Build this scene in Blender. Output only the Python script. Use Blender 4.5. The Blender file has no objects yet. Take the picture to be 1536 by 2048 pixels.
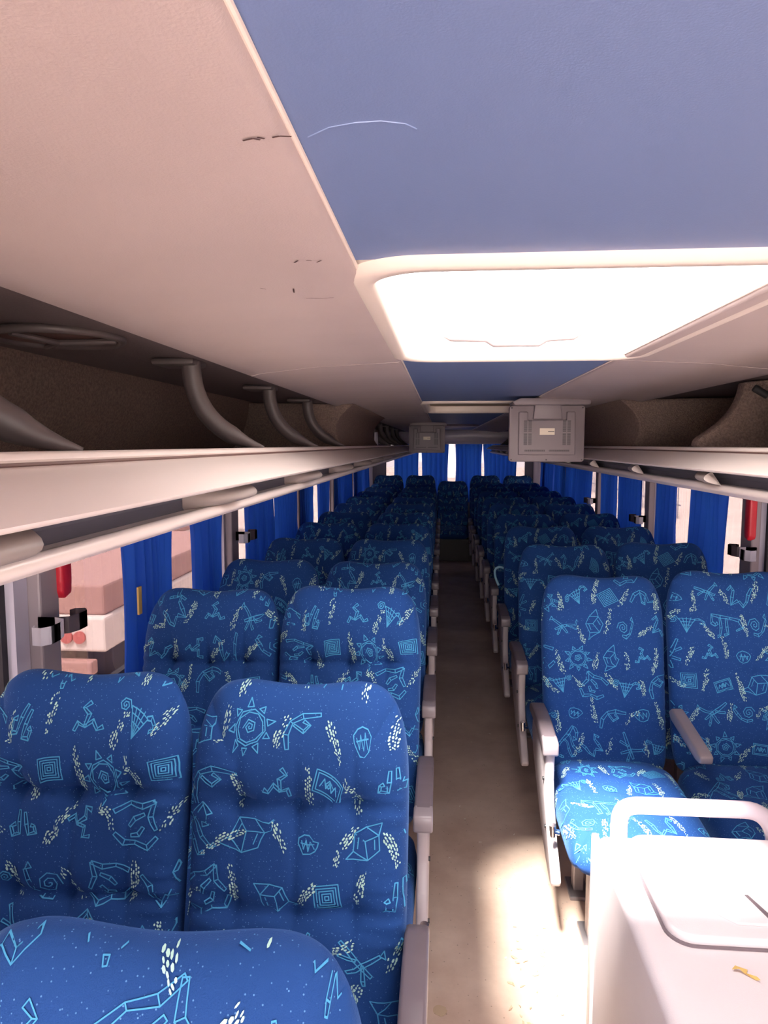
import bpy, bmesh, math, random
from mathutils import Vector, Matrix
random.seed(11)
S = bpy.context.scene
COL = S.collection
PI = math.pi

# ------------------------------------------------------------ camera, light, exposure
F_PX = 1400.0
TH = math.atan(135 / F_PX)
PS = math.atan(117 / F_PX * math.cos(TH))
cam = bpy.data.objects.new('camera', bpy.data.cameras.new('camera'))
COL.objects.link(cam)
cam.location = (-.15, 0, 1.58)
cam.rotation_euler = (PI / 2 - TH, 0, PS)
cam.data.sensor_fit = 'VERTICAL'
cam.data.sensor_height = 32.0
cam.data.lens = F_PX / 2048 * 32.0
cam.data.clip_start = .03
cam.data.clip_end = 300
S.camera = cam

W = bpy.data.worlds.new('sky'); S.world = W; W.use_nodes = True
bg = W.node_tree.nodes['Background']
bg.inputs[0].default_value = (1.0, .95, .94, 1)
bg.inputs[1].default_value = 8.0

sun = bpy.data.objects.new('sun', bpy.data.lights.new('sun', 'SUN'))
COL.objects.link(sun)
sun.data.energy = 26.0
sun.data.angle = math.radians(11)
sun.data.color = (1, .95, .88)
sun.location = (-3, -6, 12)
sun.rotation_euler = Vector((.375, .9, -1.78)).to_track_quat('-Z', 'Y').to_euler()

vs = S.view_settings
vs.view_transform = 'Standard'; vs.look = 'None'; vs.gamma = 1.0; vs.use_curve_mapping = False
vs.exposure = .9
S.cycles.use_denoising = True
S.cycles.max_bounces = 10
S.cycles.diffuse_bounces = 6
S.cycles.transparent_max_bounces = 12
S.cycles.sample_clamp_indirect = 12

def portal(loc, rot, sx, sy):
    l = bpy.data.lights.new('daylight_portal', 'AREA'); l.shape = 'RECTANGLE'
    l.size = sx; l.size_y = sy; l.cycles.is_portal = True
    o = bpy.data.objects.new('daylight_portal', l); COL.objects.link(o)
    o.location = loc; o.rotation_euler = rot
portal((0, 1.215, 1.86), (0, 0, 0), .46, .84)
portal((0, -1.75, 1.1), (PI / 2, 0, 0), 2.3, 1.4)
portal((-1.26, 4.6, 1.12), (0, -PI / 2, 0), .68, 11)
portal((1.26, 4.6, 1.12), (0, PI / 2, 0), .68, 11)

# ------------------------------------------------------------ materials
def mat(name, col, rough=.6, metal=0, bump=0, bscale=200, var=0, vscale=6, spec=.5, dark=None):
    m = bpy.data.materials.new(name); m.use_nodes = True
    nt = m.node_tree; b = nt.nodes['Principled BSDF']
    b.inputs['Base Color'].default_value = (*col, 1)
    b.inputs['Roughness'].default_value = rough
    b.inputs['Metallic'].default_value = metal
    b.inputs['Specular IOR Level'].default_value = spec
    tc = nt.nodes.new('ShaderNodeTexCoord')
    if var:
        n = nt.nodes.new('ShaderNodeTexNoise'); n.inputs['Scale'].default_value = vscale
        n.inputs['Detail'].default_value = 6
        nt.links.new(tc.outputs['Object'], n.inputs['Vector'])
        r = nt.nodes.new('ShaderNodeValToRGB')
        d = dark or tuple(c * (1 - var) for c in col)
        r.color_ramp.elements[0].position = .35; r.color_ramp.elements[0].color = (*d, 1)
        r.color_ramp.elements[1].position = .65; r.color_ramp.elements[1].color = (*col, 1)
        nt.links.new(n.outputs[0], r.inputs[0]); nt.links.new(r.outputs[0], b.inputs['Base Color'])
    if bump:
        n2 = nt.nodes.new('ShaderNodeTexNoise'); n2.inputs['Scale'].default_value = bscale
        n2.inputs['Detail'].default_value = 3
        nt.links.new(tc.outputs['Object'], n2.inputs['Vector'])
        bp = nt.nodes.new('ShaderNodeBump'); bp.inputs['Strength'].default_value = bump
        bp.inputs['Distance'].default_value = .004
        nt.links.new(n2.outputs[0], bp.inputs['Height']); nt.links.new(bp.outputs[0], b.inputs['Normal'])
    return m

M = {}
M['blue_ceiling'] = mat('blue_ceiling', (.155, .215, .40), .45, bump=.07, bscale=600)
M['beige'] = mat('beige_vinyl', (.475, .39, .375), .6, bump=.1, bscale=500, var=.07, vscale=4)
M['cream'] = mat('cream_trim', (.80, .70, .62), .4)
M['greytrim'] = mat('grey_trim', (.33, .29, .30), .4)
M['rackroof'] = mat('rack_roof', (.12, .088, .088), .8, bump=.3, bscale=250)
M['carpet'] = mat('brown_carpet', (.26, .185, .155), .95, bump=1, bscale=420, var=.35, vscale=160, spec=.1)
M['fascia'] = mat('fascia_plastic', (.76, .66, .61), .28)
M['channel'] = mat('channel_plastic', (.12, .12, .155), .5)
M['pod'] = mat('pod_plastic', (.52, .45, .42), .45)
M['strut'] = mat('strut_rubber', (.075, .057, .055), .5)
M['piping'] = mat('dark_piping', (.12, .06, .05), .5)
M['wall'] = mat('wall_panel', (.50, .47, .56), .5)
M['pillar'] = mat('pillar_grey', (.30, .25, .27), .5)
M['gasket'] = mat('gasket', (.015, .013, .02), .6)
M['armdark'] = mat('armrest_dark', (.16, .125, .14), .35)
M['armlight'] = mat('armrest_cap', (.27, .225, .24), .35)
M['panel'] = mat('panel_plastic', (.44, .38, .39), .4)
M['metal'] = mat('grey_metal', (.28, .25, .26), .4, metal=.6)
M['chrome'] = mat('chrome', (.7, .66, .66), .15, metal=1)
M['black'] = mat('black', (.02, .018, .02), .5)
M['monitor'] = mat('monitor_plastic', (.215, .175, .19), .5, bump=.1, bscale=600)
M['sticker'] = mat('sticker', (.72, .62, .50), .5)
M['cabinet'] = mat('cabinet_plastic', (.74, .66, .68), .4, bump=.1, bscale=500, var=.05, vscale=5)
M['handle'] = mat('handle_plastic', (.42, .35, .39), .3)
M['red'] = mat('red_plastic', (.55, .012, .03), .35)
M['white'] = mat('white_plastic', (.75, .72, .78), .35)
M['leaf'] = mat('dry_leaf', (.62, .42, .13), .8)
M['flake'] = mat('leaf_flake', (.50, .36, .24), .8)
M['paleflake'] = mat('pale_flake', (.8, .75, .68), .8)
M['strap'] = mat('strap', (.35, .62, .75), .4)
M['duct'] = mat('duct_vinyl', (.75, .65, .70), .3)
M['sand'] = mat('sand', (.66, .56, .50), .9, var=.2, vscale=.6)
M['truckred'] = mat('truck_red', (.42, .25, .22), .6)  # vehicle colours paled, overexposed daylight put into the base colour
M['truckwhite'] = mat('truck_white', (.72, .65, .6), .6)
M['tyre'] = mat('tyre', (.07, .06, .06), .8)
M['fence'] = mat('fence_paint', (.25, .26, .32), .6)
M['bluescratch'] = mat('blue_scratch', (.18, .245, .43), .4)
M['tailred'] = mat('tail_red', (.5, .14, .13), .4)  # dulled red, the glare's wash-out is in the colour
M['shade'] = mat('shade_cloth', (.45, .35, .22), .7)

# floor: worn lino with grey scuffs and small spots
def floor_mat():
    m = mat('worn_floor', (.5, .4, .35), .45)
    nt = m.node_tree; b = nt.nodes['Principled BSDF']
    tc = nt.nodes.new('ShaderNodeTexCoord')
    n = nt.nodes.new('ShaderNodeTexNoise'); n.inputs['Scale'].default_value = 3.2; n.inputs['Detail'].default_value = 8
    n.inputs['Roughness'].default_value = .65
    nt.links.new(tc.outputs['Object'], n.inputs['Vector'])
    r = nt.nodes.new('ShaderNodeValToRGB')
    e = r.color_ramp.elements
    e[0].position = .3; e[0].color = (.52, .36, .28, 1)
    e[1].position = .7; e[1].color = (.74, .57, .46, 1)
    nt.links.new(n.outputs[0], r.inputs[0])
    v = nt.nodes.new('ShaderNodeTexVoronoi'); v.inputs['Scale'].default_value = 42
    nt.links.new(tc.outputs['Object'], v.inputs['Vector'])
    r2 = nt.nodes.new('ShaderNodeValToRGB')
    r2.color_ramp.elements[0].position = .06; r2.color_ramp.elements[0].color = (.45, .4, .38, 1)
    r2.color_ramp.elements[1].position = .11; r2.color_ramp.elements[1].color = (1, 1, 1, 1)
    nt.links.new(v.outputs[0], r2.inputs[0])
    mx = nt.nodes.new('ShaderNodeMix'); mx.data_type = 'RGBA'; mx.blend_type = 'MULTIPLY'; mx.inputs[0].default_value = .8
    nt.links.new(r.outputs[0], mx.inputs[6]); nt.links.new(r2.outputs[0], mx.inputs[7])
    nt.links.new(mx.outputs[2], b.inputs['Base Color'])
    return m
M['floor'] = floor_mat()

def fabric_mat():
    m = mat('blue_upholstery', (.010, .048, .30), .85, spec=.25)
    nt = m.node_tree; b = nt.nodes['Principled BSDF']
    b.inputs['Sheen Weight'].default_value = .22
    b.inputs['Sheen Tint'].default_value = (.25, .5, 1, 1)
    b.inputs['Sheen Roughness'].default_value = .4
    tc = nt.nodes.new('ShaderNodeTexCoord')
    v = nt.nodes.new('ShaderNodeTexVoronoi'); v.inputs['Scale'].default_value = 150
    nt.links.new(tc.outputs['Object'], v.inputs['Vector'])
    r = nt.nodes.new('ShaderNodeValToRGB')
    r.color_ramp.elements[0].position = .09; r.color_ramp.elements[0].color = (.10, .25, .52, 1)
    r.color_ramp.elements[1].position = .16; r.color_ramp.elements[1].color = (.011, .056, .22, 1)
    nt.links.new(v.outputs[0], r.inputs[0]); nt.links.new(r.outputs[0], b.inputs['Base Color'])
    n2 = nt.nodes.new('ShaderNodeTexNoise'); n2.inputs['Scale'].default_value = 700
    nt.links.new(tc.outputs['Object'], n2.inputs['Vector'])
    bp = nt.nodes.new('ShaderNodeBump'); bp.inputs['Strength'].default_value = .35; bp.inputs['Distance'].default_value = .002
    nt.links.new(n2.outputs[0], bp.inputs['Height']); nt.links.new(bp.outputs[0], b.inputs['Normal'])
    return m
M['fabric'] = fabric_mat()
M['line'] = mat('woven_cyan', (.07, .33, .60), .8, spec=.2)
M['dash'] = mat('woven_pale', (.42, .66, .60), .8, spec=.2)

def curtain_mat():
    m = bpy.data.materials.new('blue_curtain'); m.use_nodes = True
    nt = m.node_tree; nt.nodes.remove(nt.nodes['Principled BSDF'])
    out = nt.nodes['Material Output']
    d = nt.nodes.new('ShaderNodeBsdfDiffuse'); d.inputs[0].default_value = (.065, .18, .64, 1)
    t = nt.nodes.new('ShaderNodeBsdfTranslucent'); t.inputs[0].default_value = (.05, .27, .90, 1)
    mx = nt.nodes.new('ShaderNodeMixShader'); mx.inputs[0].default_value = .3
    nt.links.new(d.outputs[0], mx.inputs[1]); nt.links.new(t.outputs[0], mx.inputs[2])
    nt.links.new(mx.outputs[0], out.inputs[0])
    return m
M['curtain'] = curtain_mat()

def glass_mat(name, tint, gl=.06):
    m = bpy.data.materials.new(name); m.use_nodes = True
    nt = m.node_tree; nt.nodes.remove(nt.nodes['Principled BSDF'])
    out = nt.nodes['Material Output']
    t = nt.nodes.new('ShaderNodeBsdfTransparent'); t.inputs[0].default_value = (*tint, 1)
    g = nt.nodes.new('ShaderNodeBsdfGlossy'); g.inputs['Roughness'].default_value = .03
    mx = nt.nodes.new('ShaderNodeMixShader'); mx.inputs[0].default_value = gl
    nt.links.new(t.outputs[0], mx.inputs[1]); nt.links.new(g.outputs[0], mx.inputs[2])
    nt.links.new(mx.outputs[0], out.inputs[0])
    return m
M['glass'] = glass_mat('tinted_glass', (.27, .25, .255))
M['clear'] = glass_mat('clear_glass', (.93, .93, .93), .03)

# ------------------------------------------------------------ helpers
def link(name, bm, mats, parent=None, smooth=False, angle=40):
    me = bpy.data.meshes.new(name); bm.to_mesh(me); bm.free()
    for m in (mats if isinstance(mats, (list, tuple)) else [mats]):
        me.materials.append(M[m])
    if smooth:
        for p in me.polygons: p.use_smooth = True
        me.set_sharp_from_angle(angle=math.radians(angle))
    o = bpy.data.objects.new(name, me); COL.objects.link(o)
    if parent: o.parent = parent
    return o

def tag(o, label=None, cat=None, group=None, kind=None):
    if label: o['label'] = label
    if cat: o['category'] = cat
    if group: o['group'] = group
    if kind: o['kind'] = kind
    return o

def struct(o): o['kind'] = 'structure'; return o

def empty(name, loc, label, cat, group=None):
    o = bpy.data.objects.new(name, None); COL.objects.link(o)
    o.location = loc; o.empty_display_size = .05
    return tag(o, label, cat, group)

def box(bm, x0, x1, y0, y1, z0, z1, bev=0, seg=2):
    t = bmesh.new()
    bmesh.ops.create_cube(t, size=1)
    bmesh.ops.scale(t, vec=(x1 - x0, y1 - y0, z1 - z0), verts=t.verts)
    bmesh.ops.translate(t, vec=((x0 + x1) / 2, (y0 + y1) / 2, (z0 + z1) / 2), verts=t.verts)
    if bev: bmesh.ops.bevel(t, geom=t.edges[:] + t.verts[:], offset=bev, segments=seg, affect='EDGES', profile=.5)
    merge(bm, t)
    return bm

def merge(bm, t, mi=None):
    me = bpy.data.meshes.new('tmp'); t.to_mesh(me); t.free()
    n = len(bm.faces); bm.from_mesh(me); bpy.data.meshes.remove(me)
    if mi is not None:
        bm.faces.ensure_lookup_table()
        for f in bm.faces[n:]: f.material_index = mi

def B(*a, **k): return box(bmesh.new(), *a, **k)

def prism(pts, axis, a, b, bm=None, bev=0, seg=2):
    """polygon pts (two coords) extruded along axis from a to b"""
    t = bmesh.new()
    def v(p, w):
        if axis == 'x': return (w, p[0], p[1])
        if axis == 'y': return (p[0], w, p[1])
        return (p[0], p[1], w)
    A = [t.verts.new(v(p, a)) for p in pts]; C = [t.verts.new(v(p, b)) for p in pts]
    n = len(pts)
    t.faces.new(A); t.faces.new(C[::-1])
    for i in range(n):
        t.faces.new((A[i], C[i], C[(i + 1) % n], A[(i + 1) % n]))
    bmesh.ops.recalc_face_normals(t, faces=t.faces)
    if bev: bmesh.ops.bevel(t, geom=t.edges[:] + t.verts[:], offset=bev, segments=seg, affect='EDGES', profile=.5)
    if bm is None: bm = bmesh.new()
    merge(bm, t)
    return bm

def tube(pts, r, bm=None, seg=12, sx=1.0, closed=False):
    """round tube along pts; r a number or list"""
    if bm is None: bm = bmesh.new()
    pts = [Vector(p) for p in pts]; n = len(pts)
    rings = []; prev = None
    for i, p in enumerate(pts):
        if closed: d = pts[(i + 1) % n] - pts[i - 1]
        else: d = pts[min(i + 1, n - 1)] - pts[max(i - 1, 0)]
        d.normalize()
        u = prev - d * prev.dot(d) if prev is not None else (Vector((1, 0, 0)) if abs(d.x) < .8 else Vector((0, 1, 0)))
        u = u - d * u.dot(d); u.normalize(); w = d.cross(u); prev = u
        rr = r[i] if isinstance(r, (list, tuple)) else r
        rings.append([bm.verts.new(p + (u * math.cos(2 * PI * k / seg) * sx + w * math.sin(2 * PI * k / seg)) * rr) for k in range(seg)])
    for i in range(n if closed else n - 1):
        a, b = rings[i], rings[(i + 1) % n]
        for k in range(seg):
            bm.faces.new((a[k], a[(k + 1) % seg], b[(k + 1) % seg], b[k]))
    if not closed:
        bm.faces.new(rings[0][::-1]); bm.faces.new(rings[-1])
    return bm

def cyl(bm, c, r, axis, h, seg=20):
    d = {'x': Vector((1, 0, 0)), 'y': Vector((0, 1, 0)), 'z': Vector((0, 0, 1))}[axis]
    c = Vector(c)
    return tube([c - d * h / 2, c + d * h / 2], r, bm, seg)

def bez(p0, p1, p2, p3, n):
    out = []
    for i in range(n + 1):
        t = i / n; q = 1 - t
        out.append(Vector(p0) * q**3 + Vector(p1) * 3 * q * q * t + Vector(p2) * 3 * q * t * t + Vector(p3) * t**3)
    return out

def rrect(x0, x1, y0, y1, r, n=8):
    out = []
    for cx, cy, a0 in ((x1 - r, y1 - r, 0), (x0 + r, y1 - r, PI / 2), (x0 + r, y0 + r, PI), (x1 - r, y0 + r, 3 * PI / 2)):
        for k in range(n + 1):
            a = a0 + PI / 2 * k / n
            out.append((cx + r * math.cos(a), cy + r * math.sin(a)))
    return out

def copy_tree(o, parent=None):
    c = o.copy(); COL.objects.link(c)
    if parent: c.parent = parent
    for ch in list(o.children): copy_tree(ch, c)
    return c

# ------------------------------------------------------------ shell of the coach
YF, YR = -1.7, 10.6
struct(link('floor', B(-1.25, 1.25, YF, YR, -.06, 0), 'floor'))
HAT = [(.80, 1.63), (3.32, 4.30)]
def ceil_part(y0, y1, x0=-.25, x1=.25):
    struct(link('ceiling', B(x0, x1, y0, y1, 1.78, 1.83), 'blue_ceiling'))
ceil_part(YF, .78); ceil_part(1.65, 3.3); ceil_part(4.32, YR)
for s, side in ((-1, 'left'), (1, 'right')):
    def P(pts): return [(s * u, z) for u, z in pts]
    prof = [(.248, 1.79), (.248, 1.779), (.250, 1.774), (.255, 1.771), (.30, 1.769), (.45, 1.762), (.58, 1.748), (.605, 1.742), (.612, 1.745), (.612, 1.79)]
    for a, b in ((YF, 1.655), (1.662, 4.80), (4.82, YR)):
        bmm = prism(P(prof), 'y', a, b)
        struct(link('ceiling', bmm, 'beige', smooth=True, angle=60))
    # long seam bead between the blue and beige panels
    struct(link('trim_%d' % (1 if s < 0 else 2), tube([(s * .2475, YF, 1.7785), (s * .2475, YR, 1.7785)], .0022, seg=8), 'cream', smooth=True))
    # roof over the rack
    struct(link('ceiling', prism(P([(.61, 1.752), (.80, 1.762), (1.05, 1.765), (1.27, 1.765), (1.27, 1.83), (.61, 1.83)]), 'y', YF, YR), 'rackroof'))
    # side wall: dado, header, pillars
    w = bmesh.new()
    X0, X1 = (1.2, 1.27)
    def wb(a, b, c, d, bm=w, e0=X0, e1=X1): box(bm, min(s * e0, s * e1), max(s * e0, s * e1), a, b, c, d)
    wb(YF, YR, 0, .80); wb(YF, YR, 1.42, 1.80)
    pil = [(-1.7, -1.5), (.06, .20), (1.615, 1.765), (3.28, 3.42), (4.88, 5.02), (6.48, 6.62), (8.08, 8.22), (9.75, 10.6)] if s < 0 else \
          [(-1.7, -1.5), (0, .14), (1.58, 1.72), (3.08, 3.24), (4.58, 4.72), (6.06, 6.20), (7.56, 7.70), (9.1, 9.24), (9.9, 10.6)]
    for a, b in pil: wb(a, b, .80, 1.42)
    struct(link('wall_' + side, w, 'wall'))
    for i, (a, b) in enumerate(pil[1:-1]):
        k = i + (3 if s < 0 else 11)
        if s < 0: q = (a + .055 if a == 1.615 else a + .02, b - .006)
        else: q = (a - .004, b - .05)
        struct(link('trim_%d' % k, B(min(s * 1.165, s * 1.202), max(s * 1.165, s * 1.202), q[0], q[1], .78, 1.45, bev=.006), 'pillar'))
    for i in range(len(pil) - 1):
        a, b = pil[i][1], pil[i + 1][0]
        k = i + (1 if s < 0 else 10)
        wn = bmesh.new(); x = s * 1.235
        box(wn, x - .002, x + .002, a, b, .80, 1.42)
        o = struct(link('window_%d' % k, wn, 'glass'))
        g = bmesh.new()
        for (c, d, e, f) in ((a, a + .022, .8, 1.42), (b - .022, b, .8, 1.42), (a, b, .8, .82), (a, b, 1.4, 1.42)):
            box(g, x - .012, x + .012, c, d, e, f)
        link('window_gasket', g, 'gasket', o)
# rear wall with its window
rw = bmesh.new()
box(rw, -1.25, 1.25, YR, YR + .08, 0, .86); box(rw, -1.25, 1.25, YR, YR + .08, 1.60, 1.85)
box(rw, -1.25, -1.0, YR, YR + .08, .86, 1.6); box(rw, 1.08, 1.25, YR, YR + .08, .86, 1.6)
struct(link('wall_rear', rw, 'pillar'))
o = struct(link('window_20', B(-1.0, 1.08, YR + .03, YR + .034, .86, 1.6), 'glass'))
# front end behind the camera: low dash panel and header, open windscreen between
fw = bmesh.new()
box(fw, -1.25, 1.25, YF - .06, YF, -.06, .45); box(fw, -1.25, 1.25, YF - .06, YF, 1.78, 1.85)
struct(link('wall_front', fw, 'wall'))
struct(link('window_21', B(-1.2, 1.2, YF - .035, YF - .03, .45, 1.78), 'clear'))

def scratch(name, lines, w, z, m):
    bm = bmesh.new()
    for ln in lines:
        for a, b in zip(ln, ln[1:]):
            dx, dy = b[0] - a[0], b[1] - a[1]; l = math.hypot(dx, dy); nx, ny = -dy / l * w, dx / l * w
            q = [bm.verts.new((p[0] + k * nx, p[1] + k * ny, z(p[0]))) for p, k in ((a, 1), (b, 1), (b, -1), (a, -1))]
            bm.faces.new(q)
    bmesh.ops.solidify(bm, geom=bm.faces[:], thickness=.0004)
    struct(link(name, bm, m))
zb = lambda x: 1.7687 - (abs(x) - .3) * .0467 - .0008
scratch('trim_90', [[(-0.276, 0.449), (-0.269, 0.447), (-0.265, 0.45)], [(-0.266, 0.446), (-0.262, 0.449)], [(-0.257, 0.448), (-0.252, 0.447), (-0.245, 0.449)], [(-0.305, 0.738), (-0.299, 0.73)], [(-0.291, 0.731), (-0.286, 0.735)], [(-0.282, 0.742), (-0.276, 0.736)], [(-0.33, 0.851), (-0.334, 0.873)], [(-0.367, 0.837), (-0.362, 0.845)], [(-0.326, 0.909), (-0.309, 0.917), (-0.291, 0.915)], [(-0.543, 1.341), (-0.498, 1.305)]], .0009, zb, 'piping')
struct(link('trim_91', tube([(p[0], p[1], 1.7800) for p in [(-0.239, 0.473), (-0.223, 0.46), (-0.206, 0.455), (-0.19, 0.454), (-0.175, 0.459), (-0.168, 0.467)]], .0006, seg=6), 'bluescratch'))

# ------------------------------------------------------------ roof hatches
def hatch(y0, y1, label, open_):
    r = empty('roof_hatch', (0, (y0 + y1) / 2, 1.78), label, 'roof hatch')
    h = (y1 - y0) / 2
    t = bmesh.new()
    prof = [(-.002, .012), (-.004, .0), (.004, -.009), (.014, -.011), (.026, -.011), (.032, -.004), (.035, .006), (.035, .11)]
    rings = []
    for off, z in prof:
        pts = rrect(-.262 + off, .302 - off, -h - .012 + off, h + .012 - off, max(.02, .09 - off * .6), 10)
        rings.append([t.verts.new((p[0], p[1], z)) for p in pts])
    for a, b in zip(rings, rings[1:]):
        n = len(a)
        for i in range(n): t.faces.new((a[i], a[(i + 1) % n], b[(i + 1) % n], b[i]))
    bmesh.ops.recalc_face_normals(t, faces=t.faces)
    link('frame', t, 'cream', r, True, 50)
    bmm = B(-.225, .265, -h + .025, h - .025, .095, .101)
    if open_:
        link('glass_lid', bmm, 'clear', r)
        hb = bmesh.new()
        yy = h - .135
        pts = [(-.15, yy, .030), (-.135, yy - .006, .024), (-.06, yy - .006, .022), (-.045, yy, .012), (.05, yy, .012), (.065, yy - .006, .022), (.12, yy - .006, .024), (.135, yy, .030)]
        tube(pts, [.004, .008, .009, .008, .008, .009, .008, .004], hb, 10, 1.0)
        tube([(-.10, yy, .025), (-.10, yy, .098)], .006, hb, 8); tube([(.10, yy, .025), (.10, yy, .098)], .006, hb, 8)
        link('handle', hb, 'panel', r, True)
        # shallow pull at the near edge
        pb = prism([(x, -h + .035 + .022 * (1 - (x / .12) ** 2)) for x in [i * .02 - .12 for i in range(13)]] + [(.12, -h + .03), (-.12, -h + .03)], 'z', .0, .012)
        link('finger_pull', pb, 'beige', r)
    else:
        link('shade_panel', B(-.225, .265, -h + .025, h - .025, .03, .036), 'shade', r)
    return r
hatch(.78, 1.65, 'open cream framed roof hatch blown out with daylight, nearest in the blue ceiling', True)
hatch(3.30, 4.32, 'closed roof hatch with tan shade, behind the bright open one', False)
# opaque roof skin so that daylight enters only by the hatch
rs = bmesh.new()
for a, b, c, d in ((-1.27, -.235, YF, YR), (.275, 1.27, YF, YR), (-.235, .275, YF, .79), (-.235, .275, 1.64, YR)):
    box(rs, a, b, c, d, 1.835, 1.89)
struct(link('roof', rs, 'wall'))
# oval dome lamp far down the ceiling
dl = empty('ceiling_lamp', (.0, 7.3, 1.775), 'dark rimmed oval lamp far down the blue ceiling before the rear duct', 'ceiling lamp')
t = bmesh.new(); tube([(.21 * math.cos(a), .30 * math.sin(a), 0) for a in [2 * PI * i / 40 for i in range(40)]], .012, t, 8, closed=True)
link('rim', t, 'armdark', dl, True)
t = bmesh.new(); bmesh.ops.create_uvsphere(t, u_segments=32, v_segments=12, radius=1); bmesh.ops.scale(t, vec=(.205, .295, .022), verts=t.verts)
link('lens', t, 'cream', dl, True)
# padded duct across the rear
t = bmesh.new(); cyl(t, (0, 9.75, 1.70), .115, 'x', 1.50, 28)
bmesh.ops.bevel(t, geom=[e for e in t.edges if abs(e.verts[0].co.x - e.verts[1].co.x) < 1e-4 and abs(abs(e.verts[0].co.x) - .75) < 1e-3], offset=.03, segments=4, affect='EDGES')
tag(link('rear_air_duct', t, 'duct', smooth=True), 'pale padded duct across the ceiling above the rear window curtains', 'air duct')

# ------------------------------------------------------------ luggage racks
RF, RE = YF, 9.7
def rack(s, label):
    r = empty('luggage_rack', (s * .8, 0, 1.44), label, 'luggage rack')
    r_off = Vector(r.location)
    def pr(pts, a, b, **k):
        bmm = prism([(s * u, z) for u, z in pts], 'y', a, b, **k)
        bmesh.ops.translate(bmm, vec=-r_off, verts=bmm.verts); return bmm
    # cove: smooth curved face
    cove = [(.56, 1.560), (.530, 1.5600)]
    for i in range(13):
        a = i / 12
        cove.append((.528 - .078 * a ** .8, 1.560 - .034 * a ** 1.15))
    cove += [(.446, 1.523), (.447, 1.5205), (.451, 1.518), (.460, 1.5175), (.56, 1.5175)]
    link('fascia', pr(cove, RF, RE), 'fascia', r, True, 50)
    link('top_rail', pr([(.565, 1.5605), (.565, 1.572), (.535, 1.5735), (.528, 1.571), (.526, 1.566), (.530, 1.5605)], RF, RE), 'fascia', r, True, 50)
    t = bmesh.new(); tube([(s * .529, RF, 1.5612), (s * .529, RE, 1.5612)], .0028, t, 6)
    bmesh.ops.translate(t, vec=-r_off, verts=t.verts); link('piping', t, 'piping', r, True)
    link('light_channel', pr([(.465, 1.5175), (.56, 1.5175), (.56, 1.48), (.518, 1.48), (.522, 1.500), (.512, 1.5135)], RF, RE), 'channel', r)
    low = [(.56, 1.486), (.502, 1.486)]
    for i in range(9):
        a = PI / 2 + PI * .95 * i / 8
        low.append((.504 + .0085 * math.cos(a), 1.4775 + .0085 * math.sin(a)))
    low += [(.512, 1.4665), (.525, 1.460), (.54, 1.456), (.56, 1.455)]
    link('lower_rail', pr(low, RF, RE), 'fascia', r, True, 50)
    link('shelf', pr([(.56, 1.452), (.56, 1.50), (1.2, 1.50), (1.2, 1.44), (.60, 1.445)], RF, RE), 'pod', r)
    carp = [(1.195, 1.5)] + [(1.19 - .21 * math.sin(a), 1.5 + .265 * (1 - math.cos(a))) for a in [PI / 2 * i / 12 for i in range(1, 13)]] + [(1.195, 1.765)]
    link('carpet_lining', pr(carp, RF, RE), 'carpet', r, True, 50)
    # light pods set along the channel
    ys = [.33, .97, 1.62, 2.27, 2.92, 3.57, 4.22, 4.87, 5.52, 6.2, 6.9, 7.6, 8.3] if s < 0 else [.45, 1.08, 1.70, 2.33, 2.98, 3.62, 4.27, 4.9, 5.55, 6.2, 6.9, 7.6, 8.3]
    for y in ys:
        t = bmesh.new()
        n, mrow = 10, 8
        rows = []
        L = .19
        for i in range(n + 1):
            q = i / n
            bulge = math.sin(PI * min(1, q * 1.15) * .5) if s < 0 else math.sin(PI * min(1, (1 - q) * 1.15) * .5)
            row = []
            for j in range(mrow + 1):
                v = j / mrow
                u = .520 - bulge * (.058 * math.sin(PI * (.22 + .66 * v)))
                z = 1.5165 - .032 * v - .003 * bulge * math.sin(PI * v)
                row.append(t.verts.new((s * u, y + L * q - .02 * (bulge) * (v - .5), z)))
            rows.append(row)
        for i in range(n):
            for j in range(mrow):
                t.faces.new((rows[i][j], rows[i + 1][j], rows[i + 1][j + 1], rows[i][j + 1]))
        t.faces.new(rows[-1] if s < 0 else rows[0])
        bmesh.ops.solidify(t, geom=t.faces[:], thickness=.002)
        bmesh.ops.recalc_face_normals(t, faces=t.faces)
        bmesh.ops.translate(t, vec=-r_off, verts=t.verts)
        link('light_pod', t, 'pod', r, True, 50)
    # curved struts from roof to rail
    sy = [.69, 1.46, 2.12, 2.72, 5.2, 5.9, 6.6, 7.3, 8.0] if s < 0 else [5.0, 5.7, 6.4, 7.1, 7.8, 8.5]
    for y in sy:
        pts = bez((s * .672, y - .02, 1.752), (s * .675, y - .02, 1.66), (s * .635, y + .01, 1.600), (s * .535, y + .035, 1.574), 16)
        t = bmesh.new(); tube(pts, [.0165 if i < 13 else .0165 - .0035 * (i - 12) for i in range(17)], t, 12, 1.25)
        bmesh.ops.translate(t, vec=-r_off, verts=t.verts)
        st = link('strut', t, 'strut', r, True)
        t = B(s * .70 - .045, s * .70 + .045, y - .055, y + .03, 1.742, 1.756, bev=.006)
        bmesh.ops.translate(t, vec=-r_off, verts=t.verts)
        link('mounting_plate', t, 'strut', st, True)
    return r
rkL = rack(-1, 'long beige luggage rack with curved dark struts above the left windows')
rkR = rack(1, 'long beige luggage rack with carpeted partitions above the right windows')

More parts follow.
